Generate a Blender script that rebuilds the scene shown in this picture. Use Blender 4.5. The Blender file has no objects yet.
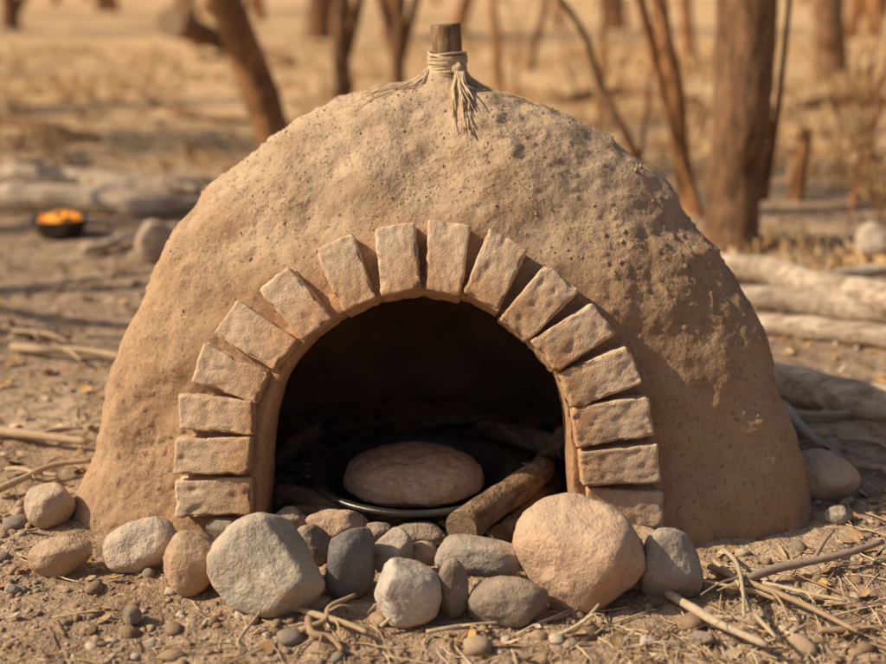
import bpy, bmesh, math, random
import numpy as np
from mathutils import Vector, Matrix, noise
from mathutils.bvhtree import BVHTree

random.seed(7)
S = bpy.context.scene
COL = S.collection
# ---------------------------------------------------------------- camera
CAM = Vector((0, -3.0, 1.467)); PITCH = math.radians(16); FPX = 1200.0
cd = bpy.data.cameras.new("camera"); cam = bpy.data.objects.new("camera", cd); COL.objects.link(cam)
cam.location = CAM; cam.rotation_euler = (math.radians(90) - PITCH, 0, 0)
cd.sensor_width = 36; cd.lens = 36 * FPX / 886; cd.clip_end = 1000; cd.clip_start = 0.05
cd.dof.use_dof = True; cd.dof.focus_distance = 3.15; cd.dof.aperture_fstop = 1.2
S.camera = cam
F = Vector((0, math.cos(PITCH), -math.sin(PITCH))); U = Vector((0, math.sin(PITCH), math.cos(PITCH)))
def sight(a, b):
    return F + Vector((1, 0, 0)) * ((a - 443) / FPX) + U * ((332 - b) / FPX)
def on_z(a, b, z=0.0):
    d = sight(a, b); t = (z - CAM.z) / d.z; return CAM + d * t
def on_y(a, b, y):
    d = sight(a, b); t = (y - CAM.y) / d.y; return CAM + d * t
def depth(p): return (p - CAM).dot(F)

# ---------------------------------------------------------------- light
sunv = Vector((-0.69, -0.09, 0.57)).normalized()
w = bpy.data.worlds.new("World"); S.world = w; w.use_nodes = True
nt = w.node_tree; bg = nt.nodes["Background"]
sky = nt.nodes.new("ShaderNodeTexSky"); sky.sky_type = 'NISHITA'; sky.sun_disc = False
sky.sun_elevation = math.asin(sunv.z); sky.sun_rotation = math.atan2(sunv.x, sunv.y)
sky.dust_density = 4.0
nt.links.new(sky.outputs[0], bg.inputs[0]); bg.inputs[1].default_value = 0.082
ld = bpy.data.lights.new("sun", 'SUN'); ld.energy = 5.0; ld.angle = math.radians(0.5); ld.color = (1, 0.84, 0.62)
lo = bpy.data.objects.new("sun", ld); COL.objects.link(lo)
lo.rotation_euler = sunv.to_track_quat('Z', 'Y').to_euler()
S.view_settings.view_transform = 'Standard'; S.view_settings.look = 'None'; S.view_settings.exposure = 0

# ---------------------------------------------------------------- helpers
def link(name, me, mat=None, parent=None, smooth=True):
    o = bpy.data.objects.new(name, me); COL.objects.link(o)
    if mat: me.materials.clear(); me.materials.append(mat)
    if smooth: me.polygons.foreach_set("use_smooth", [True] * len(me.polygons))
    if parent: o.parent = parent
    return o
def mk(name, v, f, mat=None, parent=None, smooth=True, cols=None):
    me = bpy.data.meshes.new(name); me.from_pydata([tuple(p) for p in v], [], f); me.update()
    if cols is not None:
        a = me.color_attributes.new("Col", 'FLOAT_COLOR', 'POINT')
        arr = np.ones((len(v), 4), dtype=np.float32); arr[:, :3] = np.array(cols)
        a.data.foreach_set("color", arr.ravel())
    return link(name, me, mat, parent, smooth)
def empty(name, loc=(0, 0, 0)):
    o = bpy.data.objects.new(name, None); COL.objects.link(o); return o
def fbm(p, s, o=3, seed=0.0):
    q = Vector((p[0] * s + seed, p[1] * s - seed * 0.7, p[2] * s + seed * 1.3)); r = 0; a = 1
    for _ in range(o):
        r += a * noise.noise(q); q = q * 2.03; a *= 0.5
    return r

class M:
    def __init__(s, name):
        s.m = bpy.data.materials.new(name); s.m.use_nodes = True; s.t = s.m.node_tree
        s.b = s.t.nodes["Principled BSDF"]; s.b.inputs["Specular IOR Level"].default_value = 0.25
        tc = s.t.nodes.new("ShaderNodeTexCoord"); s.co = tc.outputs["Object"]
    def n(s, k, **kw):
        x = s.t.nodes.new(k)
        for a, b in kw.items(): setattr(x, a, b)
        return x
    def mapc(s, sc):
        mp = s.n("ShaderNodeMapping"); mp.inputs["Scale"].default_value = sc; s.t.links.new(s.co, mp.inputs[0]); return mp.outputs[0]
    def noise(s, scale, detail=4, rough=.6, co=None, dist=0):
        x = s.n("ShaderNodeTexNoise"); x.inputs["Scale"].default_value = scale; x.inputs["Detail"].default_value = detail
        x.inputs["Roughness"].default_value = rough; x.inputs["Distortion"].default_value = dist
        s.t.links.new(co or s.co, x.inputs["Vector"]); return x.outputs["Fac"]
    def vor(s, scale, co=None, feat='F1'):
        x = s.n("ShaderNodeTexVoronoi"); x.feature = feat; x.inputs["Scale"].default_value = scale
        s.t.links.new(co or s.co, x.inputs["Vector"]); return x.outputs["Distance"]
    def up(s):
        g = s.n("ShaderNodeNewGeometry"); x = s.n("ShaderNodeSeparateXYZ"); s.t.links.new(g.outputs["Normal"], x.inputs[0]); return x.outputs[2]
    def ramp(s, f, a, b, c0=(0, 0, 0), c1=(1, 1, 1)):
        r = s.n("ShaderNodeValToRGB"); r.color_ramp.elements[0].position = a; r.color_ramp.elements[1].position = b
        r.color_ramp.elements[0].color = (*c0, 1); r.color_ramp.elements[1].color = (*c1, 1)
        s.t.links.new(f, r.inputs[0]); return r.outputs[0]
    def mix(s, f, a, b, mode='MIX'):
        x = s.n("ShaderNodeMix", data_type='RGBA', blend_type=mode)
        for i, v in ((0, f), (6, a), (7, b)):
            if isinstance(v, (int, float)): x.inputs[i].default_value = v
            elif isinstance(v, tuple): x.inputs[i].default_value = (*v, 1)
            else: s.t.links.new(v, x.inputs[i])
        return x.outputs[2]
    def math(s, op, a, b):
        x = s.n("ShaderNodeMath", operation=op)
        for i, v in enumerate((a, b)):
            if isinstance(v, (int, float)): x.inputs[i].default_value = v
            else: s.t.links.new(v, x.inputs[i])
        return x.outputs[0]
    def attr(s, nm):
        x = s.n("ShaderNodeAttribute"); x.attribute_name = nm; return x
    def bump(s, hts):
        prev = None
        for h, st, d in hts:
            x = s.n("ShaderNodeBump"); x.inputs["Distance"].default_value = d
            if isinstance(st, (int, float)): x.inputs["Strength"].default_value = st
            else: s.t.links.new(st, x.inputs["Strength"])
            s.t.links.new(h, x.inputs["Height"])
            if prev: s.t.links.new(prev, x.inputs["Normal"])
            prev = x.outputs[0]
        s.t.links.new(prev, s.b.inputs["Normal"])
    def out(s, col, rough=.9):
        if isinstance(col, tuple): s.b.inputs["Base Color"].default_value = (*col, 1)
        else: s.t.links.new(col, s.b.inputs["Base Color"])
        s.b.inputs["Roughness"].default_value = rough; return s.m

# clay
def clay(name, c1, c2, warm=(0.42, 0.23, 0.118)):
    m = M(name)
    big = m.ramp(m.noise(2.4, 5, .65), .36, .66)
    col = m.mix(big, c1, c2)
    col = m.mix(m.attr("sunlit_top").outputs["Fac"], col, (0.56, 0.41, 0.27))  # sandy top tone, with the sunlit brightness of the crown mixed into the colour
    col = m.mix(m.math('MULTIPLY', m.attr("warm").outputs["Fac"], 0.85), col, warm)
    col = m.mix(m.math('MULTIPLY', m.ramp(m.noise(11, 4, .7), .48, .68), .5), col, (0.26, 0.155, 0.085))
    col = m.mix(m.math('MULTIPLY', m.ramp(m.noise(120, 3, .7), .56, .68), .6), col, tuple(min(1, x * 1.35) for x in c2))
    col = m.mix(m.math('MULTIPLY', m.ramp(m.noise(70, 2, .6), .60, .68), .6), col, tuple(x * .5 for x in c1))
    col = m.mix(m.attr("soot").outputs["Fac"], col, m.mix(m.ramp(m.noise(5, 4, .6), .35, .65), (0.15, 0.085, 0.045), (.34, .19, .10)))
    patch = m.ramp(m.noise(4.5, 3, .6), .38, .62, (.10, .10, .10), (.85, .85, .85))
    m.bump([(m.noise(15, 5, .62), .38, .026), (m.vor(75), m.math('MULTIPLY', patch, .45), .006), (m.noise(170, 3, .75), m.math('MULTIPLY', patch, .85), .005)])
    return m.out(col, .95)
mClay = clay("clay", (0.34, 0.212, 0.12), (0.45, 0.30, 0.18))
def brickmat():
    m = M("clay_brick")
    info = m.attr("Col")
    col = m.mix(m.ramp(m.noise(9, 4, .65), .4, .7), info.outputs["Color"], (0.57, 0.395, 0.25))
    col = m.mix(m.math('MULTIPLY', m.ramp(m.noise(40, 4, .7), .5, .7), .45), col, (0.34, 0.205, 0.12))
    col = m.mix(m.math('MULTIPLY', m.ramp(m.noise(170, 3, .7), .56, .7), .6), col, (0.78, 0.62, 0.46))
    m.bump([(m.noise(35, 5, .75), .5, .011), (m.noise(190, 3, .75), .7, .004)])
    return m.out(col, .95)
mBrick = brickmat()
def groundmat():
    m = M("soil")
    sep = m.n("ShaderNodeSeparateXYZ"); m.t.links.new(m.co, sep.inputs[0])
    col = m.mix(m.ramp(m.noise(1.7, 5, .65), .38, .62), (0.31, 0.205, 0.13), (0.56, 0.41, 0.275))
    col = m.mix(m.ramp(m.noise(14, 5, .7), .46, .66), col, (0.23, 0.15, 0.092))
    col = m.mix(m.ramp(m.noise(60, 4, .7), .56, .68), col, (0.66, 0.50, 0.355))
    col = m.mix(m.ramp(m.vor(110), .05, .22, (1, 1, 1), (0, 0, 0)), col, (0.18, 0.12, 0.08))
    gold = m.mix(m.ramp(m.noise(2.2, 6, .75), .38, .62), (0.42, 0.24, 0.11), (0.90, 0.64, 0.36))
    gold = m.mix(m.ramp(m.noise(.5, 4, .7), .45, .62), gold, (0.54, 0.34, 0.17))
    f = m.math('ADD', m.math('MULTIPLY', sep.outputs[1], 0.22), m.math('MULTIPLY', m.noise(.7, 3, .6), 2.2))
    fr = m.ramp(m.math('MULTIPLY', f, .25), .55, .85)
    col = m.mix(fr, col, gold)
    m.bump([(m.noise(9, 5, .7), .6, .05), (m.noise(45, 4, .7), .8, .016), (m.vor(120), .4, .006), (m.noise(220, 2, .7), .5, .004)])
    return m.out(col, .97)
mGround = groundmat()
def stonemat(name, c, spk=.5):
    m = M(name)
    col = m.mix(m.ramp(m.noise(9, 5, .7), .35, .68), tuple(x * .72 for x in c), tuple(min(1, x * 1.22) for x in c))
    col = m.mix(m.math('MULTIPLY', m.ramp(m.noise(5, 4, .6, dist=1.5), .5, .66), .6), col, (c[0] * 1.08, c[1] * .82, c[2] * .64))
    col = m.mix(m.math('MULTIPLY', m.ramp(m.noise(130, 3, .75), .56, .68), spk), col, tuple(x * .35 for x in c))
    col = m.mix(m.math('MULTIPLY', m.ramp(m.noise(100, 3, .75), .6, .7), spk), col, tuple(min(1, x * 1.7) for x in c))
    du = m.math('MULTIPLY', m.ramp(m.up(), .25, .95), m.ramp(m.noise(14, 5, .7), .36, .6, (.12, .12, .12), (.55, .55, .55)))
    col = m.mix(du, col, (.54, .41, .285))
    m.bump([(m.noise(16, 5, .7), .7, .025), (m.noise(110, 4, .7), .6, .005)])
    m.b.inputs["Specular IOR Level"].default_value = .35
    return m.out(col, .82)
def woodmat(name, a, b, sc=(1, 1, .12), rough=.85, fine=40):
    m = M(name); co = m.mapc(sc)
    col = m.mix(m.ramp(m.noise(fine, 5, .7, co), .36, .64), a, b)
    col = m.mix(m.math('MULTIPLY', m.ramp(m.noise(4, 3, .6), .45, .7), .6), col, tuple(x * .6 for x in a))
    m.bump([(m.noise(fine, 5, .75, co), .9, .02), (m.noise(fine * 4, 2, .7, co), .5, .005)])
    return m.out(col, rough)
mBark = woodmat("bark", (0.12, 0.064, 0.034), (0.40, 0.22, 0.115), (1, 1, .18), fine=26)
mBark2 = woodmat("bark_reddish", (0.22, 0.10, 0.042), (0.58, 0.30, 0.13), (1, 1, .18), fine=26)
mDrift = woodmat("driftwood", (0.34, 0.24, 0.165), (0.84, 0.68, 0.51), (.12, 1, 1), fine=30)
mFire = woodmat("firewood", (0.15, 0.088, 0.052), (0.40, 0.27, 0.165), (.4, .25, 1), fine=50)
mStake = woodmat("stake_wood", (0.2, 0.115, 0.065), (0.50, 0.33, 0.19), (1, 1, .12), fine=70)
mEnd = woodmat("cut_wood", (0.30, 0.19, 0.11), (0.50, 0.36, 0.23), (1, 1, 1), fine=60)
def colmat(name, rough=.85, bs=80):
    m = M(name); c = m.attr("Col").outputs["Color"]
    col = m.mix(m.math('MULTIPLY', m.ramp(m.noise(bs, 3, .7), .4, .7), .45), c, m.mix(1.0, c, (.45, .42, .4), 'MULTIPLY'))
    m.bump([(m.noise(bs * 1.5, 3, .7), .4, .003)])
    return m.out(col, rough)
mMass = colmat("litter_mix"); mPeb = colmat("pebble_mix", .85, 120)
m = M("glowing_embers"); ca = m.attr("Col").outputs["Color"]; m.t.links.new(ca, m.b.inputs["Emission Color"]); m.b.inputs["Emission Strength"].default_value = .55
mEmber = m.out(ca, .9)

# ---------------------------------------------------------------- ground
def gh(x, y):
    p = (x, y, 0)
    r = math.hypot(x, y)
    h = 0.012 * fbm(p, 2.2, 3, 3.1) + 0.008 * fbm(p, 11, 3, 9.0)
    if r > 5: h += min(1, (r - 5) / 10) * (0.10 * fbm(p, .25, 3, 5.0))
    if r > 30: h += (r - 30) ** 1.25 * .012 * (1 + .5 * noise.noise(Vector((x * .01, y * .01, 0))))
    return h
def build_ground():
    N = 640; k = 9.0
    s = np.linspace(-1, 1, N); g = 3.0 * s + 260 / math.sinh(k) * np.sinh(k * s)
    v = []; f = []
    for j in range(N):
        y = g[j] - .5
        for i in range(N):
            x = g[i]
            h = gh(x, y)
            if abs(x) < 4 and -2.5 < y < 4:
                h += 0.005 * noise.noise(Vector((x * 38, y * 38, 2))) + .012 * max(0, noise.noise(Vector((x * 19, y * 19, 7))))
            v.append((x, y, h))
    for j in range(N - 1):
        for i in range(N - 1):
            a = j * N + i; f.append((a, a + 1, a + N + 1, a + N))
    mk("ground", v, f, mGround)
build_ground()

# ---------------------------------------------------------------- oven shell
ZS = [-.3, 0, .25, .51, .75, .91, 1.04, 1.10, 1.125, 1.15, 1.175, 1.20, 1.235]
W_ = [1.13, 1.085, .985, .90, .80, .68, .50, .375, .325, .235, .14, .072, .058]
YF = [-.03, 0, .03, .075, .155, .25, .345, .395, .415, .455, .495, .535, .55]
YB = [1.47, 1.45, 1.43, 1.38, 1.28, 1.16, 1.0, .90, .84, .78, .71, .665, .65]
YC = [.24, .26, .31, .38, .44, .50, .55, .58, .6, .6, .6, .6, .6]
NE = [3.0, 3.0, 2.9, 2.7, 2.5, 2.3, 2.1, 2, 2, 2, 2, 2, 2]
XO = [.0, .0, .0, .0, -.008, -.008, -.025, -.02, -.01, -.005, 0.005, .01, .012]
def dome_verts(n, zs):
    v = []
    for z in zs:
        ww, yf, yb, c, ne, xo = [float(np.interp(z, ZS, A)) for A in (W_, YF, YB, YC, NE, XO)]
        for i in range(n):
            t = 2 * math.pi * i / n; ct, st = math.cos(t), math.sin(t)
            e = ne if st < 0 else 2.2
            x = math.copysign(abs(ct) ** (2 / e), ct) * ww
            y = math.copysign(abs(st) ** (2 / e), st)
            y = c + (y * (yb - c) if y > 0 else y * (c - yf))
            v.append((x + xo, y, z))
    return v
def closed_rings(n, m):
    f = [tuple(reversed(range(n)))]
    for j in range(m - 1):
        for i in range(n):
            a = j * n + i; b = j * n + (i + 1) % n; f.append((a, b, b + n, a + n))
    f.append(tuple(range((m - 1) * n, m * n)))
    return f
nseg = 180
zs = list(np.linspace(-.3, .9, 40)) + list(np.linspace(.92, 1.235, 34))
dv = dome_verts(nseg, zs); df = closed_rings(nseg, len(zs))
DOME = BVHTree.FromPolygons([Vector(p) for p in dv], df)
def on_dome(a, b):
    loc, nor, i, d = DOME.ray_cast(CAM, sight(a, b).normalized())
    return loc, nor
arch_px = [(263, 560), (264, 515), (264, 470), (268, 430), (278, 393), (295, 361), (318, 334), (346, 314), (380, 301), (418, 295), (455, 297), (490, 308), (520, 327), (543, 354), (558, 386), (566, 425), (569, 470), (571, 515), (572, 560)]
def tmp(v, f):
    me = bpy.data.meshes.new("t"); me.from_pydata([tuple(p) for p in v], [], f); me.update()
    bm = bmesh.new(); bm.from_mesh(me); bmesh.ops.recalc_face_normals(bm, faces=bm.faces); bm.to_mesh(me); bm.free()
    o = bpy.data.objects.new("t", me); COL.objects.link(o); return o
def ev(o):
    dg = bpy.context.evaluated_depsgraph_get(); dg.update()
    return bpy.data.meshes.new_from_object(o.evaluated_get(dg))
def boolean(o, c, op='DIFFERENCE'):
    md = o.modifiers.new("b", 'BOOLEAN'); md.operation = op; md.object = c; md.solver = 'EXACT'
    bpy.context.view_layer.update(); me = ev(o); o.modifiers.clear(); o.data = me
    bpy.data.objects.remove(c)
shell = tmp(dv, df)
pts = [on_dome(a, min(b, 520))[0].copy() for a, b in arch_px]
outl = [(p.x, p.z) for p in pts]
outl[0] = (outl[1][0], -.5); outl[-1] = (outl[-2][0], -.5)
n = len(outl)
cv = [(x, -.6, z) for x, z in outl] + [(x * .98, .55, z) for x, z in outl]
cf = [tuple(range(n)), tuple(reversed(range(n, 2 * n)))] + [(i, (i + 1) % n, (i + 1) % n + n, i + n) for i in range(n)]
cav = [(x * .80, .60 + (y - .60) * .74, z * .80 if z > 0 else z * 1.6) for x, y, z in dv]
boolean(shell, tmp(cav, df)); boolean(shell, tmp(cv, cf))
def strip(offin, offout, prot, emb):
    cx, cy = 418, 450
    vs = []
    for (a, b) in arch_px:
        b = min(b, 540)
        if b > 450: dx, dy = (-1, 0) if a < cx else (1, 0)
        else:
            dx, dy = a - cx, b - cy; L = math.hypot(dx, dy); dx /= L; dy /= L
        for off, pr in ((offin, -emb), (offin, prot), (offout, prot * .5), (offout, -emb)):
            p, nr = on_dome(a + dx * off, b + dy * off); nr = Vector((nr.x, nr.y, nr.z)); 
            if nr.dot(CAM - p) < 0: nr = -nr
            vs.append(p + nr * pr)
    f = []; m = len(arch_px)
    for i in range(m - 1):
        for k in range(4):
            a0 = i * 4 + k; a1 = i * 4 + (k + 1) % 4; f.append((a0, a1, a1 + 4, a0 + 4))
    f.append((0, 1, 2, 3)); f.append(tuple(reversed(range((m - 1) * 4, m * 4))))
    return vs, f
def join_to(o, v, f):
    t = tmp(v, f); bm = bmesh.new(); bm.from_mesh(o.data); bm.from_mesh(t.data); bm.to_mesh(o.data); bm.free(); bpy.data.objects.remove(t)
sv, sf = strip(1, 22, .030, .07); join_to(shell, sv, sf)
def blob(c, r, seed=0, amp=.12, sub=4):
    bm = bmesh.new(); bmesh.ops.create_icosphere(bm, subdivisions=sub, radius=1)
    v = [Vector((p.co.x * r[0], p.co.y * r[1], p.co.z * r[2])) * (1 + amp * fbm(p.co, 1.6, 3, seed)) + Vector(c) for p in bm.verts]
    f = [tuple(q.index for q in x.verts) for x in bm.faces]; bm.free(); return v, f
md = shell.modifiers.new("r", 'REMESH'); md.mode = 'VOXEL'; md.voxel_size = .0085; md.adaptivity = 0
sm = shell.modifiers.new("s", 'SMOOTH'); sm.factor = .6; sm.iterations = 7
bpy.context.view_layer.update(); me = ev(shell); bpy.data.objects.remove(shell)
print("SHELL verts", len(me.vertices))
nv = len(me.vertices)
co = np.empty(nv * 3, dtype=np.float32); me.vertices.foreach_get("co", co); co = co.reshape(-1, 3)
no = np.empty(nv * 3, dtype=np.float32); me.vertex_normals.foreach_get("vector", no); no = no.reshape(-1, 3)
soot = np.zeros(nv, dtype=np.float32); warm = np.zeros(nv, dtype=np.float32); sunlit_top = np.zeros(nv, dtype=np.float32)
for i in range(nv):
    x, y, z = co[i]
    P = (float(x), float(y), float(z))
    d = .038 * fbm(P, 2.4, 2, 1.0) + .014 * fbm(P, 6.5, 3, 4.0)
    g = max(.25, min(1.2, .7 + 1.4 * noise.noise(Vector(P) * 3.3)))
    d += .0036 * g * fbm(P, 24, 3, 2.0)
    c2 = noise.noise(Vector(P) * 55)
    if c2 > .3: d += (c2 - .3) * .014 * g
    if z > .95:
        d += .010 * max(0, noise.noise(Vector(P) * 14 + Vector((4, 0, 0)))) * min(1, (z - .95) / .1)
    yf = float(np.interp(z, ZS, YF))
    rr = math.hypot((x + .04) / .415, max(z - .28, 0) / .41)
    near = max(0, min(1, (1.75 - rr) / .6)) if y < .4 else 0
    d *= (1 - .65 * near)
    if z > 1.17: d *= .5
    co[i] += no[i] * d
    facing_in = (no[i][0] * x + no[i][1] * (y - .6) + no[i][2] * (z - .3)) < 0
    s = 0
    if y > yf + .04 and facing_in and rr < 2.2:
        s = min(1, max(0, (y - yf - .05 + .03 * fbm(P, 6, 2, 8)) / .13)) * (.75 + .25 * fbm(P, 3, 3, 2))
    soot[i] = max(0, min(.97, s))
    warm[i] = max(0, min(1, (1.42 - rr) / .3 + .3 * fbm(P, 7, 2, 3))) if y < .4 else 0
    sunlit_top[i] = max(0, min(.85, (z - .72 + .24 * fbm(P, 4, 3, 6)) / .3))  # painted brightening that grows with height on the dome, broken up by noise
me.vertices.foreach_set("co", co.ravel())
for nm, arr in (("soot", soot), ("warm", warm), ("sunlit_top", sunlit_top)):
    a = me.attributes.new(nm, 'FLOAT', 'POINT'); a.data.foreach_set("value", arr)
me.update()
oven = empty("clay_oven")
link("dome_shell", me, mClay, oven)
SHELL = BVHTree.FromPolygons([Vector(c) for c in co.tolist()], [tuple(p.vertices) for p in me.polygons])
V = []; Fc = []; C = []; rn = random.Random(77)
for k in range(2200):
    x = rn.gauss(0, .42); y = rn.uniform(.1, .9)
    hit, nr, _, _ = SHELL.ray_cast(Vector((x, y, 2)), Vector((0, 0, -1)))
    if hit is None or nr.z < .35: continue
    r = .0018 * math.exp(abs(rn.gauss(0, .55))); b = len(V)
    for q in ((1, 0, -.3), (-.4, .9, -.3), (-.5, -.8, -.3), (.1, .1, .9)):
        V.append((hit.x + q[0] * r * rn.uniform(.7, 1.3), hit.y + q[1] * r * rn.uniform(.7, 1.3), hit.z + (q[2] + .3) * r))
    Fc += [(b, b + 1, b + 3), (b + 1, b + 2, b + 3), (b + 2, b, b + 3), (b, b + 2, b + 1)]
    g = rn.uniform(.7, 1.25); C += [(.5 * g, .38 * g, .25 * g)] * 4
mk("loose_grit", V, Fc, mPeb, oven, True, C)

bricks = [((181, 495), (256, 492), 40), ((181, 453), (256, 452), 38), ((186, 409), (259, 416), 39), ((203, 361), (268, 387), 41),
          ((231, 318), (291, 356), 42), ((278, 280), (322, 331), 43), ((336, 245), (362, 308), 43), ((396, 229), (402, 296), 42),
          ((449, 226), (443, 296), 42), ((507, 243), (480, 305), 44), ((560, 279), (512, 331), 44), ((600, 319), (540, 357), 42),
          ((630, 362), (562, 388), 43), ((646, 412), (570, 425), 43), ((654, 458), (577, 464), 41), ((659, 506), (585, 502), 41)]
def brick(i, o, inn, wpx):
    po, no1 = on_dome(*o); pi, no2 = on_dome(*inn)
    c = (po + pi) / 2; nr = (no1 + no2).normalized()
    if nr.dot(CAM - c) < 0: nr = -nr
    ax = (po - pi); L = ax.length; ax.normalize(); sd = nr.cross(ax).normalized(); nr = ax.cross(sd).normalized() if ax.cross(sd).dot(nr) > 0 else -ax.cross(sd).normalized()
    c2, _ = on_dome((o[0] + inn[0]) / 2, (o[1] + inn[1]) / 2)
    rnd = random.Random(i * 13 + 2)
    wd = wpx * rnd.uniform(.87, .95) / FPX * depth(c)
    half = Vector((L / 2, wd / 2, .06)); r = .007
    bm = bmesh.new(); bmesh.ops.create_cube(bm, size=2); bmesh.ops.subdivide_edges(bm, edges=bm.edges, cuts=26, use_grid_fill=True)
    v = []; cols = []
    base = Vector((.68, .51, .355)) * rnd.uniform(.86, 1.08); prt = rnd.uniform(.048, .064)
    sk = [rnd.uniform(-.07, .07) for _ in range(4)]
    for q in bm.verts:
        hh = Vector((half.x, half.y * (1 + (.04 + sk[0]) * q.co.x), half.z))
        u = Vector([math.copysign(1 - (1 - abs(q.co[k])) ** 1.35, q.co[k]) for k in range(3)])
        p = Vector((u.x * hh.x, u.y * hh.y, u.z * hh.z))
        cl = Vector([max(-hh[k] + r, min(hh[k] - r, p[k])) for k in range(3)])
        d = p - cl; p = cl + (d.normalized() * r if d.length > 1e-6 else d)
        edge = sum(1 for k in range(3) if abs(d[k]) > r * .3) >= 2
        p.x += p.y * sk[1] * 2; p.z += p.x * sk[2] * .4
        W = c2 + ax * p.x + sd * p.y + nr * (p.z + prt - .06)
        dn = d.normalized() if d.length > 1e-6 else Vector((0, 0, 0))
        nn = ax * dn.x + sd * dn.y + nr * dn.z
        e = .0032 * fbm(W, 12, 2, i) + .0022 * fbm(W, 60, 3, 3)
        ch = noise.noise(W * 34 + Vector((i, 0, 0)))
        if ch > .12: e -= (ch - .12) * (.034 if edge else .008)
        W += nn * e
        v.append(W)
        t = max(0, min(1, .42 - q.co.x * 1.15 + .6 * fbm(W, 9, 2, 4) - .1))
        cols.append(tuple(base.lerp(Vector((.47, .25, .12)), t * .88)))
    f = [tuple(x.index for x in q.verts) for q in bm.faces]; bm.free()
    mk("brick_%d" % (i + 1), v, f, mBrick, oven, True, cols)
for i, (o, inn, wp) in enumerate(bricks): brick(i, o, inn, wp)

# ---------------------------------------------------------------- tubes
def catmull(P, k):
    P = [Vector(p) for p in P]; Q = [P[0] * 2 - P[1]] + P + [P[-1] * 2 - P[-2]]; out = []
    for i in range(1, len(Q) - 2):
        for j in range(k):
            t = j / k; a, b, c, d = Q[i - 1], Q[i], Q[i + 1], Q[i + 2]
            out.append(.5 * ((2 * b) + (c - a) * t + (2 * a - 5 * b + 4 * c - d) * t * t + (3 * b - a - 3 * c + d) * t ** 3))
    out.append(P[-1]); return out
def tube(P, R, seg=10, k=4, amp=.1, fs=6, seed=0, V=None, Fc=None, C=None, col=None, flat=1.0):
    pts = catmull(P, k); m = len(pts)
    rr = np.interp(np.linspace(0, 1, m), np.linspace(0, 1, len(R)), R)
    V = [] if V is None else V; Fc = [] if Fc is None else Fc; b0 = len(V)
    t0 = (pts[1] - pts[0]).normalized(); up = Vector((0, 0, 1)) if abs(t0.z) < .9 else Vector((1, 0, 0))
    nx = t0.cross(up).normalized()
    for i, p in enumerate(pts):
        t = (pts[min(i + 1, m - 1)] - pts[max(i - 1, 0)]).normalized()
        nx = (nx - t * nx.dot(t)).normalized(); ny = t.cross(nx)
        for j in range(seg):
            a = 2 * math.pi * j / seg; d = nx * math.cos(a) + ny * math.sin(a) * flat
            q = p + d * rr[i]
            if amp: q += d * rr[i] * amp * fbm(q, fs, 3, seed)
            V.append(q)
    for i in range(m - 1):
        for j in range(seg):
            a = b0 + i * seg + j; b = b0 + i * seg + (j + 1) % seg; Fc.append((a, b, b + seg, a + seg))
    Fc.append(tuple(b0 + j for j in reversed(range(seg)))); Fc.append(tuple(b0 + (m - 1) * seg + j for j in range(seg)))
    if C is not None: C.extend([col] * (len(V) - b0))
    return V, Fc
# ---------------------------------------------------------------- stake with raffia
stake = empty("wooden_stake")
sc = Vector((0.013, .6, 0)); 
V, Fc = tube([sc + Vector((0, 0, 1.1)), sc + Vector((.002, 0, 1.24)), sc + Vector((.0, 0, 1.30)), sc + Vector((-.006, 0, 1.365))], [.043, .042, .044, .043], 28, 8, .12, 9, 2)
stk = mk("stake_shaft", V, Fc, mStake, stake); stk.data.materials.append(mEnd); stk.data.polygons[-1].material_index = 1; stk.data.polygons[-1].use_smooth = False
V = []; Fc = []; C = []
rnd = random.Random(4)
def rc(): 
    k = rnd.uniform(.7, 1.15); return (.66 * k, .51 * k, .33 * k)
for k in range(30):
    z = 1.222 + k * .0019 + rnd.uniform(-.004, .004); ph = rnd.uniform(0, 6); tl = rnd.uniform(-.014, .014); rad = .048 + rnd.uniform(0, .009)
    P = [sc + Vector((math.cos(ph + a) * rad, math.sin(ph + a) * rad, z + tl * math.sin(a))) for a in np.linspace(0, 6.4, 14)]
    tube(P, [.0036, .0036], 6, 2, 0, V=V, Fc=Fc, C=C, col=rc())
for k in range(34):
    x0 = .030 + rnd.uniform(-.012, .012); x1 = x0 + rnd.uniform(-.012, .045); zl = rnd.uniform(.05, .15)
    P = [sc + Vector((x0, -.042, 1.25)), sc + Vector((x0 + .005, -.066, 1.235))]
    for t in (.3, .6, 1):
        xx = sc.x + x0 + (x1 - x0) * t; zz = 1.222 - zl * t
        hit = SHELL.ray_cast(Vector((xx, -1, zz)), Vector((0, 1, 0)))[0]
        yy = hit.y if hit else .5
        P.append(Vector((xx + rnd.gauss(0, .003), min(yy - .006 - rnd.uniform(0, .012), sc.y - .066 - .12 * t), zz)))
    tube(P, [.0034, .003, .0014], 5, 3, 0, V=V, Fc=Fc, C=C, col=rc())
for k in range(70):
    sgn = -1 if k % 3 else 1; L = rnd.uniform(.05, .27); an = rnd.uniform(-.35, .5)
    P = []
    for t in (0, .25, .5, .75, 1):
        xx = sc.x + sgn * (.045 + L * t) * math.cos(an); yy = sc.y + (.03 + L * t) * math.sin(an) - .05 * t + .012 * math.sin(t * 5 + k)
        hit = SHELL.ray_cast(Vector((xx, yy, 2)), Vector((0, 0, -1)))[0]
        zz = (hit.z if hit else 1.1) + .0015 + (rnd.uniform(0, .007) if t > .2 else .002)
        P.append(Vector((xx, yy, zz)))
    tube(P, [.0024, .0021, .0011], 5, 2, 0, V=V, Fc=Fc, C=C, col=rc())
V2, F2 = blob(sc + Vector((.03, -.055, 1.243)), (.018, .014, .016), 3, .3, 3)
b = len(V); V += V2; Fc += [tuple(q + b for q in f) for f in F2]; C += [(.5, .38, .22)] * len(V2)
mk("raffia_binding", V, Fc, mMass, stake, True, C)

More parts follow.
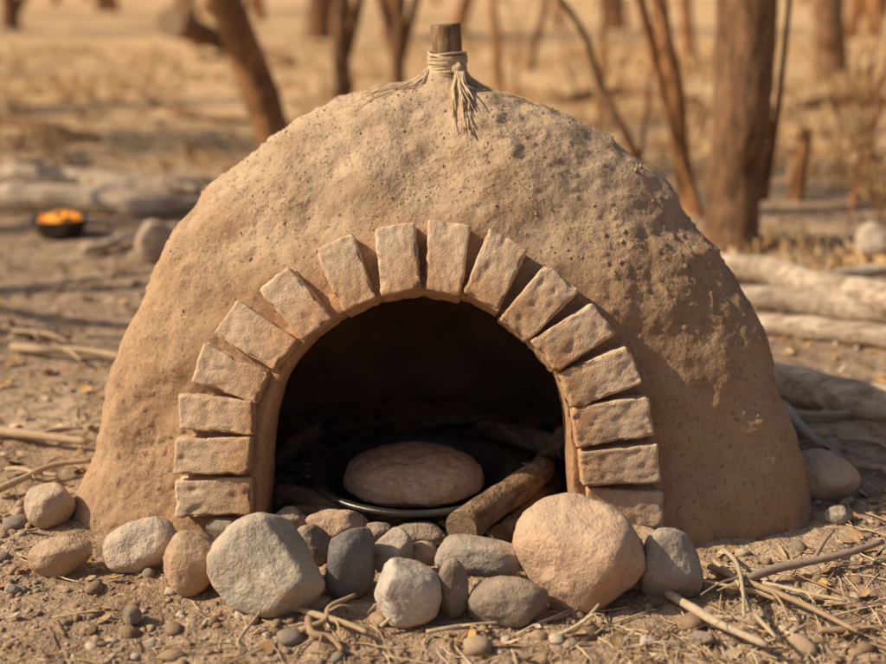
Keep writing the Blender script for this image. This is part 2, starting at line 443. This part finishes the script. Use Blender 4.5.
# ---------------------------------------------------------------- stones
def stone_geo(r, seed, ang=10, npl=14, sub=5):
    rn = random.Random(seed); pl = []
    lo_ = .62 if ang > 12 else .72
    for _ in range(npl):
        nrm = Vector((rn.gauss(0, 1), rn.gauss(0, 1), rn.gauss(0, 1))).normalized(); pl.append((nrm, rn.uniform(lo_, 1.0)))
    bm = bmesh.new(); bmesh.ops.create_icosphere(bm, subdivisions=sub, radius=1); v = []
    for q in bm.verts:
        n_ = q.co.normalized()
        s = (1 / 1.08) ** ang
        for nrm, d in pl:
            t = n_.dot(nrm)
            if t > 0: s += (t / d) ** ang
        rad = s ** (-1 / ang)
        rad *= 1 + .05 * fbm(n_, 1.5, 3, seed) + .022 * fbm(n_, 5, 4, seed)
        v.append(n_ * rad)
    mx = [max(p[k] for p in v) for k in range(3)]; mn = [min(p[k] for p in v) for k in range(3)]
    v = [Vector([(p[k] - (mx[k] + mn[k]) / 2) / ((mx[k] - mn[k]) / 2) * r[k] for k in range(3)]) for p in v]
    f = [tuple(x.index for x in q.verts) for q in bm.faces]; bm.free(); return v, f
smats = {k: stonemat("stone_" + k, c, s) for k, c, s in (
    ("tan", (.50, .38, .27), .35), ("brown", (.47, .315, .205), .3), ("pale", (.56, .46, .36), .45), ("green", (.50, .43, .335), .45),
    ("slate", (.17, .16, .155), .5), ("grey", (.38, .325, .265), .5), ("pink", (.57, .385, .26), .3), ("light", (.56, .495, .42), .6), ("dark", (.26, .205, .16), .5))}
stones = [ # cx,cy,w,h,mat,ang,lift,roll
    (50, 506, 50, 46, "tan", 9, 0, 0), (60, 555, 68, 42, "brown", 12, 0, -.25), (143, 543, 78, 58, "pale", 12, 0, -.3), (193, 562, 62, 66, "brown", 7, 0, 0),
    (268, 564, 118, 96, "green", 26, 0, .18), (351, 562, 50, 78, "slate", 24, 0, .1), (408, 590, 68, 74, "light", 14, 0, -.3), (479, 558, 88, 40, "grey", 12, .055, .05),
    (509, 601, 84, 50, "dark", 9, 0, 0), (580, 551, 134, 110, "pink", 8, 0, .15), (668, 561, 66, 76, "grey", 9, 0, -.2), (452, 590, 34, 60, "dark", 12, 0, 0),
    (338, 527, 66, 36, "brown", 14, .03, 0), (289, 518, 40, 26, "dark", 12, .04, 0), (393, 552, 42, 50, "grey", 14, .03, 0), (374, 532, 42, 24, "dark", 12, .03, 0),
    (421, 534, 54, 26, "dark", 12, .03, 0), (424, 556, 34, 26, "brown", 12, .03, 0), (455, 541, 40, 22, "grey", 12, .0, 0), (510, 533, 50, 26, "dark", 12, 0, 0), (640, 545, 50, 40, "brown", 12, 0, 0), (230, 530, 50, 34, "dark", 12, 0, 0),
    (312, 545, 40, 44, "dark", 12, 0, 0),
    (815, 474, 80, 54, "tan", 14, 0, .35), (838, 518, 28, 20, "grey", 12, 0, 0), (155, 242, 40, 46, "tan", 8, 0, 0), (873, 245, 38, 44, "pale", 8, 0, 0),
    (132, 614, 20, 22, "dark", 12, 0, 0), (90, 247, 22, 14, "brown", 8, 0, 0), (703, 640, 26, 18, "dark", 12, 0, 0), (648, 646, 18, 12, "pale", 12, 0, 0), (12, 588, 16, 14, "grey", 12, 0, 0), (250, 618, 18, 12, "brown", 12, 0, 0)]
for i, (cx, cy, wpx, hpx, mt, ang, lift, roll) in enumerate(stones):
    p = on_z(cx, cy, .08); s = depth(p) / FPX
    el = math.asin(-(p - CAM).normalized().z)
    rx = wpx * s / 2; hm = hpx * s / 2; ry = min(rx * .9, max(hm * .95, rx * .55)); ry = min(ry, hm / math.sin(el) * .8)
    rz = math.sqrt(max(hm * hm - (ry * math.sin(el)) ** 2, (hm * .3) ** 2)) / math.cos(el)
    zc = rz * .84 + lift
    p = on_z(cx, cy, zc)
    v, f = stone_geo((rx, ry, rz), i * 17 + 5, ang, 14 if ang < 18 else 9)
    if roll: R = Matrix.Rotation(roll, 3, 'Y'); v = [R @ q for q in v]
    g0 = gh(p.x, p.y)
    me = bpy.data.meshes.new("river_stone"); me.from_pydata([tuple(q) for q in v], [], f)
    o = link("river_stone", me, smats[mt]); o.location = (p.x, p.y, p.z + g0)

# ---------------------------------------------------------------- pan and bread
def lathe(prof, seg=72):
    v = []; f = []
    for r, z in prof:
        for i in range(seg): a = 2 * math.pi * i / seg; v.append((r * math.cos(a), r * math.sin(a), z))
    for j in range(len(prof) - 1):
        for i in range(seg):
            a = j * seg + i; b = j * seg + (i + 1) % seg; f.append((a, b, b + seg, a + seg))
    f.append(tuple(reversed(range(seg)))); f.append(tuple((len(prof) - 1) * seg + i for i in range(seg)))
    return v, f
m = M("cast_iron"); c = m.mix(m.ramp(m.noise(18, 4, .7), .4, .7), (.022, .019, .016), (.07, .055, .042)); m.bump([(m.noise(120, 3, .7), .3, .002)])
m.b.inputs["Specular IOR Level"].default_value = .8; mIron = m.out(c, .34)
pan = empty("iron_pan")
pv, pf = lathe([(.18, 0), (.195, .002), (.25, .03), (.283, .078), (.292, .094), (.304, .098), (.311, .103), (.311, .111), (.302, .115), (.284, .109), (.266, .08), (.235, .035), (.19, .02)])
pc = on_z(417, 469, .118); pc.z = .008
o = mk("pan_bowl", pv, pf, mIron, pan); o.location = pc
for sx in (-1, 1):
    P = [pc + Vector((sx * .30, -.05, .105)), pc + Vector((sx * .335, -.035, .109)), pc + Vector((sx * .345, 0, .111)), pc + Vector((sx * .335, .035, .109)), pc + Vector((sx * .30, .05, .105))]
    V, Fc = tube(P, [.009, .009], 10, 5, 0); mk("pan_handle", V, Fc, mIron, pan)
m = M("bread_crust")
c = m.mix(m.ramp(m.noise(7, 5, .7), .36, .66), (.46, .26, .14), (.68, .44, .27))
c = m.mix(m.math('MULTIPLY', m.ramp(m.noise(60, 4, .8), .5, .66), .6), c, (.80, .61, .43)); c = m.mix(m.math('MULTIPLY', m.ramp(m.noise(35, 4, .7), .6, .7), .6), c, (.26, .15, .08))
m.bump([(m.noise(22, 5, .7), .4, .010), (m.noise(120, 3, .7), .5, .004)]); mBread = m.out(c, .75)
bm = bmesh.new(); bmesh.ops.create_icosphere(bm, subdivisions=6, radius=1)
v = []
for q in bm.verts:
    n_ = q.co; z = n_.z
    zz = .088 * (abs(z) ** .8) if z > 0 else -.045 * abs(z)
    e = 1 + .03 * fbm(n_, 1.8, 3, 4)
    crk = 1 - abs(noise.noise(n_ * 2.2 + Vector((3, 1, 2)))) * 9
    zz += .005 * fbm(n_, 4, 3, 1) - (.004 * max(0, crk) if z > .15 else 0)
    v.append((n_.x * .208 * e, n_.y * .175 * e, zz))
f = [tuple(x.index for x in q.verts) for q in bm.faces]; bm.free()
o = mk("bread_loaf", v, f, mBread); o.location = pc + Vector((-.012, .03, .066))

# ---------------------------------------------------------------- firewood
def log(name, P, R, mat, endm=None, seg=22, k=8, amp=.16, fs=7, seed=0, parent=None):
    V, Fc = tube(P, R, seg, k, amp, fs, seed)
    o = mk(name, V, Fc, mat, parent)
    if endm:
        o.data.materials.append(endm)
        for q in (-1, -2): o.data.polygons[q].material_index = 1
    for q in (-1, -2): o.data.polygons[q].use_smooth = False
    return o
def lp(a, b, z): return on_z(a, b, z)
log("firewood_log", [lp(460, 529, .12), lp(500, 500, .12), lp(548, 466, .12)], [.045, .043, .036], mFire, mEnd, seed=3)
log("firewood_log", [lp(500, 535, .05), lp(530, 508, .05), lp(556, 480, .05)], [.03, .035, .03], mFire, mEnd, seed=5)
log("firewood_log", [lp(276, 492, .07), lp(318, 502, .06), lp(360, 520, .05)], [.032, .034, .026], mFire, mEnd, seed=6)
log("firewood_log", [lp(284, 514, .04), lp(330, 516, .05), lp(378, 524, .04)], [.026, .028, .02], mFire, seed=8)
log("firewood_log", [lp(480, 428, .06), lp(525, 438, .10), lp(568, 450, .12)], [.034, .038, .034], mFire, mEnd, seed=9)
log("firewood_log", [lp(530, 480, .06), lp(548, 456, .10), lp(566, 430, .16)], [.026, .030, .026], mFire, mEnd, seed=10)
log("firewood_log", [lp(272, 466, .05), lp(292, 448, .07), lp(320, 430, .08)], [.028, .032, .028], mFire, mEnd, seed=12)
for k, (a, b, r) in enumerate([((380, 522), (440, 514), .012), ((400, 514), (455, 528), .010), ((276, 505), (305, 478), .012), ((505, 505), (560, 500), .013), ((540, 492), (560, 455), .012), ((330, 430), (400, 422), .016), ((420, 424), (500, 418), .018), ((278, 440), (330, 452), .014)]):
    A, B = lp(*a, .05), lp(*b, .07); log("kindling_stick", [A, A.lerp(B, .5) + Vector((0, 0, .008)), B], [r, r * 1.1, r * .7], mFire, mEnd, seg=10, seed=20 + k)
V = []; Fc = []; C = []
rn = random.Random(3)
for k in range(260):
    x = rn.uniform(-.5, .45); y = rn.uniform(-.05, 1.0); r = rn.uniform(.008, .026)
    v2, f2 = blob((x, y, r * .4), (r, r * rn.uniform(.6, 1), r * .7), k, .5, 1)
    b = len(V); V += v2; Fc += [tuple(q + b for q in f) for f in f2]; g = rn.choice([.05, .09, .15, .28]); C += [(g, g * .8, g * .62)] * len(v2)
mk("charcoal_bed", V, Fc, mPeb, None, False, C)

# ---------------------------------------------------------------- driftwood logs
def dl(pxs, radii_px, zz, seed, nm="driftwood_log", mat=None, ln=None):
    P = []; R = []
    for (a, b), r in zip(pxs, radii_px):
        p = on_z(a, b, zz); P.append(p); R.append(r * depth(p) / FPX)
    P = [on_z(a, b, gh(p.x, p.y) + r * .8 + zz) for (a, b), p, r in zip(pxs, P, R)]
    return log(nm, P, R, mat or mDrift, mEnd, seed=seed, amp=.22, fs=4, seg=20, k=10)
dl([(-60, 172), (20, 176), (90, 182), (150, 190), (215, 196)], [10, 12, 12, 10, 6], 0, 3)
dl([(-60, 196), (30, 199), (100, 200), (160, 208), (205, 206)], [14, 15, 15, 11, 8], 0, 4)
dl([(95, 178), (140, 180), (200, 190)], [6, 6, 4], .08, 14)
dl([(705, 262), (760, 270), (820, 286), (900, 303), (960, 312)], [9, 13, 15, 17, 17], .06, 5)
dl([(722, 296), (790, 300), (850, 310), (940, 318)], [10, 13, 12, 12], 0, 6)
dl([(735, 322), (800, 328), (860, 334), (950, 346)], [9, 12, 13, 12], 0, 7)
dl([(820, 280), (860, 272), (920, 268)], [7, 7, 7], .1, 8)
dl([(740, 376), (790, 386), (850, 400), (960, 416)], [17, 19, 19, 19], 0, 9)
dl([(170, 22), (235, 45), (292, 62)], [7, 8, 5], 0, 11, "fallen_branch", mBark)
dl([(-30, 118), (40, 126), (100, 140)], [5, 5, 3], 0, 12, "fallen_branch", mBark)
dl([(150, 100), (200, 118), (250, 122)], [4, 4, 3], 0, 13, "fallen_branch", mBark)
dl([(560, 100), (620, 92), (700, 100)], [5, 5, 3], 0, 15, "fallen_branch", mBark)
dl([(780, 110), (840, 100), (930, 104)], [5, 6, 4], 0, 16, "fallen_branch", mBark)

# fire bowl with embers
bp = on_z(61, 237, 0); br = 28 * depth(bp) / FPX
bowl = empty("ember_bowl")
v, f = lathe([(.6 * br, 0), (.85 * br, .25 * br), (.98 * br, .66 * br), (1.02 * br, .72 * br), (.95 * br, .72 * br), (.8 * br, .42 * br), (.5 * br, .34 * br)], 40)
o = mk("bowl", v, f, mIron, bowl); o.location = bp + Vector((0, 0, gh(bp.x, bp.y) + .0))
V = []; Fc = []; C = []
for k in range(70):
    a = rn.uniform(0, 6.28); q = br * .72 * math.sqrt(rn.random()); r = rn.uniform(.016, .030)
    v2, f2 = blob((bp.x + q * math.cos(a), bp.y + q * math.sin(a), gh(bp.x, bp.y) + br * (.54 + .24 * (1 - q / br)) + rn.uniform(0, .02)), (r, r, r * .6), k, .5, 1)
    b = len(V); V += v2; Fc += [tuple(z + b for z in t) for t in f2]; C += [rn.choice([(.9, .33, .03), (.85, .24, .02), (.95, .5, .08), (.9, .4, .05), (.15, .06, .03)])] * len(v2)
mk("embers", V, Fc, mEmber, bowl, False, C)

# ---------------------------------------------------------------- trees
def grow(V, Fc, p, d, L, r, lev, rn):
    n_ = 5; P = [p]; q = p.copy(); dd = d.normalized()
    for i in range(n_):
        dd = (dd + Vector((rn.gauss(0, .13), rn.gauss(0, .13), rn.gauss(0.05, .08)))).normalized(); q = q + dd * L / n_; P.append(q.copy())
    tube(P, [r, r * .75, r * .25], 8 if lev < 2 else 5, 2, .08, 5, rn.random() * 50, V, Fc)
    if lev >= 3: return
    for _ in range(rn.randint(3, 5)):
        t = rn.uniform(.3, 1); k = min(n_ - 1, int(t * n_)); b = P[k].lerp(P[k + 1], t * n_ - k if t < 1 else 1)
        nd = (dd + Vector((rn.gauss(0, .6), rn.gauss(0, .6), rn.gauss(.25, .35)))).normalized()
        grow(V, Fc, b, nd, L * rn.uniform(.45, .7), r * (.6 - .3 * t) + .002, lev + 1, rn)
def tree(base_px, top_px, wb, wt, H, seed, mat=None, fl=1.3, name="bare_tree", br=True, bend=0.007, forks=()):
    rn = random.Random(seed)
    B = on_z(*base_px, 0); B.z = gh(B.x, B.y); T = on_y(*top_px, B.y); s = depth(B) / FPX
    d = T - B; L = d.length; V = []; Fc = []
    P = [B - d.normalized() * .05, B + d * .06]
    for t in (.3, .55, .8, 1): P.append(B + d * t + Vector((rn.gauss(0, bend), rn.gauss(0, bend * 2), 0)) * L)
    q = T.copy(); dd = d.normalized(); R = [wb * s * fl, wb * s * 1.02, wb * s * .9 + wt * s * .1, (wb + wt) / 2 * s, wt * s, wt * s * .95]
    rest = max(.5, H - L); n2 = 5
    for i in range(n2):
        dd = (dd + Vector((rn.gauss(0, .06), rn.gauss(0, .06), .06))).normalized(); q = q + dd * rest / n2; P.append(q.copy()); R.append(wt * s * (.95 - .8 * (i + 1) / n2))
    tube(P, R, 22, 6, .16, 4.0, seed, V, Fc)
    if br:
        for i in range(9):
            k = rn.randint(6, len(P) - 1); b = P[k - 1].lerp(P[k], rn.random())
            nd = Vector((rn.gauss(0, .8), rn.gauss(0, .8), rn.uniform(.1, .9))).normalized()
            grow(V, Fc, b, nd, rest * rn.uniform(.3, .55), R[k] * .6 + .006, 1, rn)
    for (fa, fb, ra, rb) in forks:
        p0 = on_y(*fa, B.y); p1 = on_y(*fb, B.y); e = p1 - p0
        tube([p0, p0 + e * .5 + Vector((.01, 0, 0)), p1, p1 + e * 1.0 + Vector((0, .1, .3))], [ra * s, (ra + rb) / 2 * s, rb * s, rb * s * .3], 12, 6, .12, 5, seed + 1, V, Fc)
    return mk(name, V, Fc, mat or mBark)
tree((730, 247), (752, -10), 28, 27, 5.0, 1, mBark, 1.45, forks=[((716, 215), (722, -5), 9, 6), ((765, 200), (790, -5), 4, 2.5)])
tree((286, 178), (222, -10), 18, 17, 5.5, 2, mBark2, 1.3)
tree((345, 130), (340, -10), 9, 8, 5, 3, mBark, 1.2, forks=[((343, 70), (362, -8), 5, 4)])
tree((398, 122), (398, -5), 8, 7, 5, 4, mBark, 1.2, forks=[((398, 70), (378, -10), 5, 4), ((400, 60), (418, -10), 5, 4)])
tree((692, 212), (655, -10), 9, 8, 4.2, 5, mBark2, 1.2, bend=.012, forks=[((690, 190), (638, -10), 6, 5)])
tree((655, 205), (560, -10), 4.5, 3.5, 3.6, 6, mBark, 1.1, bend=.012, forks=[((640, 160), (655, 20), 2.5, 1.5)])
tree((700, 218), (645, 20), 4, 3, 2.8, 16, mBark2, 1.1, bend=.012)
tree((832, 75), (829, -10), 16, 15, 7, 7, mBark, 1.3)
tree((107, 24), (104, -10), 11, 10, 8, 8, mBark, 1.3)
tree((12, 36), (8, -10), 9, 8, 8, 9, mBark, 1.3, forks=[((12, 20), (28, -10), 5, 4)])
tree((318, 40), (322, -10), 14, 13, 7, 10, mBark, 1.3)
tree((500, 90), (492, -10), 5, 4, 6, 11, mBark2, 1.2)
tree((530, 70), (548, -10), 4, 4, 6, 12, mBark, 1.2)
tree((455, 40), (470, -10), 8, 7, 7, 13, mBark2, 1.2)
tree((600, 110), (606, -10), 4, 3, 5, 14, mBark2, 1.2)
tree((615, 36), (613, -10), 11, 10, 8, 17, mBark, 1.2)
tree((690, 60), (684, -10), 7, 6, 7, 15, mBark2, 1.2)
tree((197, 48), (190, -10), 6, 5, 7, 18, mBark, 1.2)
tree((873, 40), (878, -10), 8, 7, 7, 19, mBark2, 1.2)
Bp = on_z(795, 201, 0); Tp = on_y(806, 127, Bp.y); s = depth(Bp) / FPX
log("tree_stump", [Bp - Vector((0, 0, .05)), Bp.lerp(Tp, .5), Tp], [9 * s, 8 * s, 6.5 * s], mBark2, mEnd, seed=4)
def free_tree(x, y, H, r, seed, name="bare_tree"):
    rn = random.Random(seed); V = []; Fc = []; z = gh(x, y)
    P = [Vector((x, y, z - .1))]; R = [r * 1.4]; q = Vector((x, y, z)); dd = Vector((rn.gauss(0, .08), rn.gauss(0, .08), 1)).normalized()
    for i in range(8):
        q = q + dd * H / 8; dd = (dd + Vector((rn.gauss(0, .07), rn.gauss(0, .07), .03))).normalized(); P.append(q.copy()); R.append(r * (1 - .85 * (i + 1) / 8))
    tube(P, R, 14, 4, .14, 4, seed, V, Fc)
    for i in range(13):
        k = rn.randint(3, 8); nd = Vector((rn.gauss(0, .8), rn.gauss(0, .8), rn.uniform(.1, .9))).normalized()
        grow(V, Fc, P[k - 1].lerp(P[k], rn.random()), nd, H * rn.uniform(.2, .35), R[k] * .6 + .008, 1, rn)
    return mk(name, V, Fc, mBark)
for i, (x, y) in enumerate([(-5.2, 2.4), (-6.2, 3.6), (-6.4, 6.0), (-9, 4.6), (-8, 9), (-12, 8), (6.5, 4.5), (9, 9), (-13, 13), (-7.5, 7.4), (-10, 11), (-14, 18)]):
    free_tree(x, y, 5.5 + (i % 3), .12 + .04 * (i % 3), 50 + i)
V = []; Fc = []; rn = random.Random(99)
for i in range(330):
    y = rn.uniform(30, 120); x = rn.uniform(-1, 1) * (y * .9 + 8)
    if i % 3 == 0: y = rn.uniform(-60, -8); x = rn.uniform(-60, 60)
    z = gh(x, y); H = rn.uniform(6, 11); r = rn.uniform(.07, .19); ln = Vector((rn.gauss(0, .08), rn.gauss(0, .08), 1))
    P = [Vector((x, y, z - .2)) + ln * H * t + Vector((rn.gauss(0, .1), 0, 0)) * t for t in (0, .25, .5, .75, 1)]
    tube(P, [r * 1.2, r, r * .2], 6, 2, .1, 2, i, V, Fc)
    for k in range(9):
        t = rn.uniform(.3, .9); b = P[0].lerp(P[4], t); e = Vector((rn.gauss(0, 1), rn.gauss(0, 1), rn.uniform(.3, 1.4))) * H * .13
        tube([b, b + e * .5, b + e + Vector((0, 0, .3))], [r * .4, r * .1], 4, 1, 0, V=V, Fc=Fc)
mk("distant_trees", V, Fc, mBark2)

# ---------------------------------------------------------------- litter, gravel, straw, grass
def inside_oven(x, y, pad=0.0): return ((x) / (1.08 + pad)) ** 2 + ((y - .7) / (.75 + pad)) ** 2 < 1 or (abs(x) < 1.06 + pad and 0 - pad < y < .7)
rn = random.Random(21)
V = []; Fc = []; C = []
ico = bmesh.new(); bmesh.ops.create_icosphere(ico, subdivisions=1, radius=1); iv = [q.co.copy() for q in ico.verts]; if_ = [tuple(x.index for x in q.verts) for q in ico.faces]; ico.free()
ico = bmesh.new(); bmesh.ops.create_icosphere(ico, subdivisions=2, radius=1); iv2 = [q.co.copy() for q in ico.verts]; if2 = [tuple(x.index for x in q.verts) for q in ico.faces]; ico.free()
k = 0
while k < 12000:
    if k % 3: x = rn.uniform(-1.5, 1.5); y = rn.uniform(-1.15, .3)
    else: x = rn.uniform(-4, 4); y = rn.uniform(-1, 5)
    k += 1
    if noise.noise(Vector((x * 2.3, y * 2.3, 5))) < rn.uniform(-.6, .3): continue
    if inside_oven(x, y, .02): continue
    r = min(.020, .0026 * math.exp(abs(rn.gauss(0, .7)))) * (1.4 if k % 3 == 0 else 1)
    a = iv2 if r > .006 else iv; ff = if2 if r > .006 else if_
    sc3 = (r * rn.uniform(.8, 1.5), r * rn.uniform(.7, 1.1), r * rn.uniform(.5, .9)); ro = Matrix.Rotation(rn.uniform(0, 3), 3, 'Z'); z = gh(x, y) + sc3[2] * .45
    b = len(V)
    for q in a:
        e = 1 + .45 * noise.noise(q * 1.3 + Vector((k, 0, 0))); p = ro @ Vector((q.x * sc3[0] * e, q.y * sc3[1] * e, q.z * sc3[2] * e)); V.append((p.x + x, p.y + y, p.z + z))
    Fc += [tuple(t + b for t in f) for f in ff]
    c = rn.choice([(.36, .245, .155), (.42, .30, .2), (.28, .19, .12), (.50, .40, .3), (.26, .21, .165), (.38, .26, .165)]); C += [c] * len(a)
mk("gravel", V, Fc, mPeb, None, True, C)

V = []; Fc = []; C = []
for k in range(9500):
    y = rn.uniform(-1, 14) if k % 2 else rn.uniform(-.9, 4); x = rn.uniform(-1, 1) * (1.6 + (y + 2) * .7)
    if y < 1.2 and rn.random() < .35: continue
    if inside_oven(x, y, .03) or (abs(x) < .75 and -.45 < y < .2): continue
    L = rn.uniform(.010, .036) * (1 + .06 * max(0, y)); Wd = L * rn.uniform(.2, .6); cu = rn.uniform(-.5, .9); R = Matrix.Rotation(rn.uniform(0, 6.3), 3, 'Z') @ Matrix.Rotation(rn.gauss(0, .35), 3, 'X') @ Matrix.Rotation(rn.gauss(0, .3), 3, 'Y')
    z = gh(x, y) + .01; b = len(V)
    for i, t in enumerate((-1, -.4, .3, 1)):
        ww = (0.05, 1, .85, .03)[i] * Wd
        for sx in (-1, 0, 1):
            p = R @ Vector((t * L, sx * ww, cu * L * (t * t * .5) + abs(sx) * ww * cu * .8)); V.append((p.x + x, p.y + y, p.z + z))
    for i in range(3):
        for j in range(2): a = b + i * 3 + j; Fc.append((a, a + 1, a + 4, a + 3))
    g = rn.uniform(.7, 1.2); c = rn.choice([(.47, .30, .155), (.54, .38, .22), (.34, .20, .1), (.62, .47, .31), (.5, .29, .12)]); C += [tuple(u * g for u in c)] * 12
mk("leaf_litter", V, Fc, mMass, None, True, C)

V = []; Fc = []; C = []
def straw(x, y, L, r, col, ang=None, tilt=0, bend=.1):
    a = rn.uniform(0, 6.3) if ang is None else ang; P = []
    for t in (-.5, -.2, .15, .5):
        xx = x + math.cos(a) * L * t + rn.gauss(0, bend) * L * .3; yy = y + math.sin(a) * L * t + rn.gauss(0, bend) * L * .3
        P.append(Vector((xx, yy, gh(xx, yy) + r + .004 + tilt * (t + .5) * L)))
    tube(P, [r, r, r * .6], 5, 2, .08, 20, rn.random() * 9, V, Fc, C, col)
SC = [(.64, .49, .31), (.54, .40, .24), (.40, .27, .155), (.72, .58, .40), (.3, .19, .11)]
for k in range(3000):
    if k % 5 == 0: x = rn.gauss(.95, .35); y = rn.gauss(-.55, .2)
    elif k % 5 == 1: x = rn.gauss(.0, .6); y = rn.gauss(-.72, .14)
    elif k % 5 == 2: x = rn.gauss(-1.7, .6); y = rn.uniform(-.6, 2.5)
    elif k % 5 == 3: x = rn.gauss(1.5, .4); y = rn.gauss(-.1, .5)
    else: x = rn.uniform(-3.5, 3.5); y = rn.uniform(-1, 5)
    if inside_oven(x, y, .06): continue
    straw(x, y, rn.uniform(.02, .07) if k % 2 else rn.uniform(.05, .2), rn.uniform(.001, .0028), rn.choice(SC), None, rn.uniform(0, .12))
mk("dry_straw", V, Fc, mMass, None, True, C)
def twig(pa, pb, rpx, col, lift=0.0, name="dry_twig", sub=True, sd=1):
    global V, Fc, C
    V = []; Fc = []; C = []; r_ = random.Random(sd)
    A = on_z(*pa, .012); B = on_z(*pb, .012 + lift); r = rpx * depth(A) / FPX
    P = [A.lerp(B, t) + Vector((r_.gauss(0, .012), r_.gauss(0, .012), r + (0.006 if 0 < t < 1 else 0))) for t in (0, .3, .65, 1)]
    tube(P, [r * 1.1, r, r * .7], 10, 6, .2, 18, sd, V, Fc, C, col)
    if sub:
        e = (B - A); q = P[1].lerp(P[2], .6); d = Vector((-e.y, e.x, 0)) * r_.choice([-.22, .22]) + e * .3
        tube([q, q + d * .5 + Vector((0, 0, .01)), q + d], [r * .6, r * .25], 7, 4, .15, 18, sd, V, Fc, C, col)
    mk(name, V, Fc, mMass, None, True, C)
tw = [((668, 600), (757, 650), 4.5, (.5, .39, .27), .02), ((700, 566), (848, 632), 3, (.4, .28, .17), .02), ((718, 560), (770, 640), 2.2, (.5, .38, .24), .05), ((722, 590), (890, 546), 4.5, (.36, .27, .2), .03),
      ((760, 585), (842, 604), 2.2, (.55, .42, .27), .02), ((820, 640), (886, 630), 3, (.36, .25, .16), 0), ((728, 552), (742, 618), 2, (.5, .4, .27), .06), ((780, 600), (700, 580), 2, (.6, .46, .28), .03),
      ((306, 634), (352, 600), 3, (.42, .3, .18), .02), ((300, 610), (368, 640), 3, (.46, .33, .2), .01), ((308, 625), (340, 655), 3.5, (.36, .24, .15), 0), ((240, 655), (262, 610), 2, (.5, .38, .24), .03), ((380, 628), (420, 600), 2, (.6, .46, .3), .03), ((430, 636), (500, 628), 2, (.55, .42, .27), 0), ((560, 640), (600, 605), 2, (.6, .48, .3), .04),
      ((-20, 436), (92, 447), 5, (.5, .36, .23), .01), ((0, 492), (92, 464), 3.5, (.5, .37, .24), .02), ((10, 350), (120, 360), 4, (.52, .38, .24), .01), ((0, 330), (70, 345), 3, (.46, .33, .2), 0), ((82, 256), (142, 238), 4.5, (.5, .4, .3), .02), ((0, 470), (60, 478), 2.5, (.55, .4, .25), .01),
      ((770, 405), (815, 450), 5, (.5, .42, .33), .02), ((790, 420), (842, 418), 4, (.5, .38, .26), 0), ((850, 470), (895, 480), 4, (.45, .33, .22), 0), ((840, 440), (890, 452), 3, (.5, .38, .25), 0)]
for i, (a, b, r, c, l) in enumerate(tw): twig(a, b, r, c, l, sd=i + 3)

V = []; Fc = []; C = []
for k in range(7000):
    y = 3.2 + 26 * rn.random() ** 1.4; x = rn.uniform(-1, 1) * (3 + y * .6)
    dn = noise.noise(Vector((x * .5, y * .5, 1)))
    if x < 1.5 and y < 6.8: continue
    if dn < rn.uniform(-.3, .35) and not (x > 3.0 and y < 8): continue
    H = rn.uniform(.04, .14) * (1.5 if x > 2.6 else 1) * (1 + .02 * y); z = gh(x, y)
    for j in range(7):
        a = rn.uniform(0, 6.3); ln = rn.uniform(.1, .9) * H; wd = .003 + .0006 * y; bx = x + rn.gauss(0, .05); by = y + rn.gauss(0, .05)
        dx, dy = math.cos(a), math.sin(a); b = len(V)
        V += [(bx - dy * wd, by + dx * wd, z - .01), (bx + dy * wd, by - dx * wd, z - .01), (bx + dx * ln * .4 + dy * wd * .7, by + dy * ln * .4 - dx * wd * .7, z + H * .6), (bx + dx * ln, by + dy * ln, z + H * rn.uniform(.7, 1))]
        Fc += [(b, b + 1, b + 2), (b, b + 2, b + 3)]; g = rn.uniform(.7, 1.15); c = rn.choice([(.72, .49, .25), (.60, .38, .18), (.80, .58, .33)]); C += [tuple(u * g for u in c)] * 4
mk("dry_grass", V, Fc, mMass, None, False, C)
def brush(base_px, n_, H, sd, spread=.25):
    r_ = random.Random(sd); V = []; Fc = []; B = on_z(*base_px, 0)
    for i in range(n_):
        b = B + Vector((r_.gauss(0, .12), r_.gauss(0, .12), 0)); b.z = gh(b.x, b.y) - .02
        d = Vector((r_.gauss(0, spread), r_.gauss(0, spread), 1)).normalized()
        grow(V, Fc, b, d, H * r_.uniform(.6, 1.1), .010, 2, r_)
    mk("dead_shrub", V, Fc, mBark2)
brush((868, 225), 6, 1.2, 1); brush((845, 190), 4, 1.0, 2); brush((600, 130), 6, 1.5, 3); brush((520, 105), 5, 1.2, 4); brush((680, 150), 5, 1.3, 6); brush((450, 100), 4, 1.1, 5)
print("DONE")
